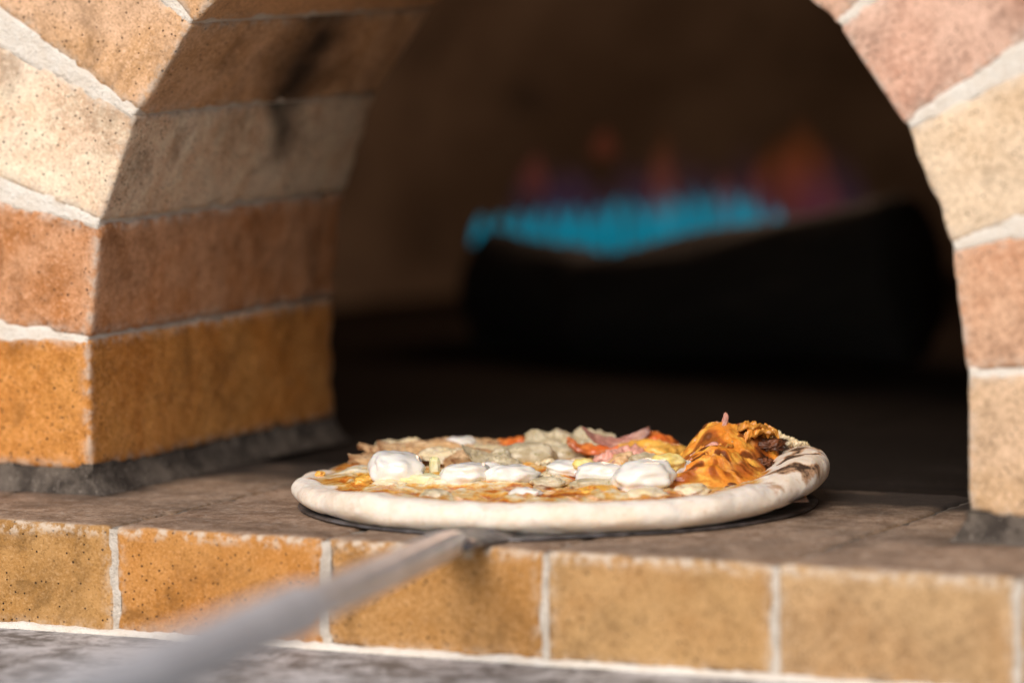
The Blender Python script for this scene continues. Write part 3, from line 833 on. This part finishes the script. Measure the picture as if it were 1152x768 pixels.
# ================================================================== FIRE
def flame_mat(name, c0, c1, strength, alpha, h):
    t = NT(name)
    sp = t.n('ShaderNodeSeparateXYZ'); t.l(t.tc.outputs['Object'], sp.inputs[0])
    g = t.ramp(sp.outputs[2], 0, h, 0, 1)
    col = t.mix(g, c0, c1)
    em = t.n('ShaderNodeEmission'); t.l(col, em.inputs[0]); em.inputs[1].default_value = strength
    tr = t.n('ShaderNodeBsdfTransparent'); mx = t.n('ShaderNodeMixShader')
    t.l(t.ramp(sp.outputs[2], h * .35, h, alpha, .02), mx.inputs[0]); t.l(tr.outputs[0], mx.inputs[1]); t.l(em.outputs[0], mx.inputs[2])
    t.l(mx.outputs[0], t.out.inputs[0]); return t.m
fm_blue = flame_mat('flame_blue', (.0, .17, .25), (.01, .24, .33), 1.0, .75, .066)
fm_violet = flame_mat('flame_violet', (.10, .06, .22), (.14, .05, .05), .38, .075, .085)
fm_orange = flame_mat('flame_orange', (.5, .09, .05), (.9, .20, .035), .26, .15, .085)
burner = empty('gas_burner', (-.374, 1.03, -.0035), math.radians(9))
tag(burner, 'dark gas burner with a row of blue flames at the back of the oven chamber', 'burner')
t = NT('burner_iron'); t.bsdf((.012, .011, .011), .7, Metallic=.3); iron = t.m
bm = bmesh.new(); v, f = simple_box(-.150, .165, -.055, .055, 0, .079)
bv = [bm.verts.new(p) for p in v]
for q in f: bm.faces.new([bv[i] for i in q])
bmesh.ops.bevel(bm, geom=bm.edges[:], offset=.006, segments=3, affect='EDGES')
me = bpy.data.meshes.new('body'); bm.to_mesh(me); bm.free(); me.materials.append(iron)
link(bpy.data.objects.new('body', me), burner)
def flame(name, x, y, z, w, h, mat, seed):
    V = []; F = []; n = 12; m = 10
    for j in range(m + 1):
        u = j / m; r_ = w / 2 * math.sin(PI * min(1, .12 + .88 * u) ** .7) if j < m else 0.0001
        lean = .18 * h * nz(seed, u * 1.4, 1) * u
        for i in range(n):
            a = 2 * PI * i / n; V.append((r_ * math.cos(a) + lean, r_ * math.sin(a), u * h))
    for j in range(m):
        for i in range(n): a = j * n + i; b = j * n + (i + 1) % n; F.append((a, b, b + n, a + n))
    o = mesh_obj(name, V, F, mat, burner); o.location = (x, y, z); return o
for i in range(17):
    for j in range(4):
        flame('blue_flame', -.142 + i * .0168 - .0088 * j + random.uniform(-.0015, .0015), -.042 + j * .028, .0795, .0118, (random.uniform(.023, .030) + .0020 * i) * (1 - .17 * max(0, i - 13)), fm_blue, i * 5 + j)
for i in range(12):
    flame('violet_flame', -.11 + i * .024 + random.uniform(-.008, .008), random.uniform(-.02, .04), .095, .05, random.uniform(.05, .085), fm_violet, 90 + i)
for (x, y, z, w, h, s) in ((-.108, 0, .125, .024, .034, 1), (-.048, 0, .155, .022, .026, 2), (.002, 0, .098, .026, .085, 3), (.055, 0, .095, .026, .05, 4), (.102, 0, .100, .060, .080, 5), (.122, 0, .112, .044, .080, 6), (.145, 0, .095, .024, .045, 7)):
    flame('orange_flame', x, y, z, w, h, fm_orange, s)

t = NT('charred_wood'); v = t.coord(scale=(1, 1, .25))
c = t.mix(t.ramp(t.noise(v, 60, 5, .6), .4, .7), (.005, .0045, .0045), (.014, .012, .011))
t.bsdf(c, .9, t.bump(t.noise(v, 90, 5, .6), .9, .004)); wood = t.m
def log(p0, p1, r0, r1, label, seed):
    p0 = Vector(p0); p1 = Vector(p1); ax = p1 - p0; L = ax.length; n = 40; m = 30
    V = []; F = []
    for j in range(m + 1):
        u = j / m; rr = r0 + (r1 - r0) * u
        if j in (0, m): rr *= .9
        for i in range(n):
            a = 2 * PI * i / n; k = rr * (1 + .12 * nz(math.cos(a) * 1.5 + seed, math.sin(a) * 1.5, u * 3) + .04 * nz(math.cos(a) * 6 + seed, math.sin(a) * 6, u * 4))
            V.append((k * math.cos(a), k * math.sin(a), u * L))
    for j in range(m):
        for i in range(n): a = j * n + i; b = j * n + (i + 1) % n; F.append((a, b, b + n, a + n))
    F.append(tuple(range(n))[::-1]); F.append(tuple(m * n + i for i in range(n)))
    o = mesh_obj('charred_log', V, F, wood); o.location = p0; o.rotation_euler = ax.to_track_quat('Z', 'Y').to_euler()
    return tag(o, label, 'log')
log((-.400, .92, .034), (-.105, .92, .073), .040, .066, 'thick blackened log leaning up to the right in front of the blue flames', 1)
log((-.375, .95, .030), (-.498, .95, .058), .044, .043, 'short blackened log end at the left below the blue flames', 4)

# ================================================================== LIGHT, WORLD, CAMERA
W = bpy.data.worlds.new('World'); sc.world = W; W.use_nodes = True
wt = W.node_tree; wt.nodes.clear()
sky = wt.nodes.new('ShaderNodeTexSky'); sky.sky_type = 'NISHITA'; sky.sun_disc = False; sky.dust_density = 2.0
SD = Vector((.09, -.78, .58)).normalized()       # towards the sun
sky.sun_elevation = math.asin(SD.z); sky.sun_rotation = math.atan2(SD.x, SD.y)
bg = wt.nodes.new('ShaderNodeBackground'); bg.inputs[1].default_value = .12
wo = wt.nodes.new('ShaderNodeOutputWorld')
wt.links.new(sky.outputs[0], bg.inputs[0]); wt.links.new(bg.outputs[0], wo.inputs[0])
sl = bpy.data.lights.new('sun', 'SUN'); sl.energy = 2.75; sl.angle = math.radians(32); sl.color = (1, .93, .865)
so = link(bpy.data.objects.new('sun', sl)); so.rotation_euler = (-SD).to_track_quat('-Z', 'Y').to_euler(); so.location = SD * 4
fl = bpy.data.lights.new('fire_glow', 'POINT'); fl.energy = 2.2; fl.color = (1, .62, .40); fl.shadow_soft_size = .08
fo = link(bpy.data.objects.new('fire_glow', fl)); fo.location = (-.36, 1.12, .27)

cam = bpy.data.cameras.new('camera'); co = link(bpy.data.objects.new('camera', cam)); sc.camera = co
y_, p_, r_ = .4632, .0939, -.0107
Fv = Vector((-math.sin(y_) * math.cos(p_), math.cos(y_) * math.cos(p_), -math.sin(p_)))
Rv = Vector((math.cos(y_), math.sin(y_), 0)); Uv = Rv.cross(Fv)
Rv, Uv = Rv * math.cos(r_) + Uv * math.sin(r_), Uv * math.cos(r_) - Rv * math.sin(r_)
Mc = Matrix((Rv, Uv, -Fv)).transposed().to_4x4(); Mc.translation = (1.2792, -2.5555, .3745)
co.matrix_world = Mc
cam.sensor_width = 36; cam.lens = 5424.55 / 1152 * 36; cam.clip_start = .05; cam.clip_end = 200
cam.dof.use_dof = True; cam.dof.focus_distance = 2.91; cam.dof.aperture_fstop = 2.9
sc.view_settings.view_transform = 'Standard'; sc.view_settings.look = 'None'; sc.view_settings.exposure = 0; sc.view_settings.gamma = 1
sc.render.engine = 'CYCLES'
sc.cycles.use_denoising = True
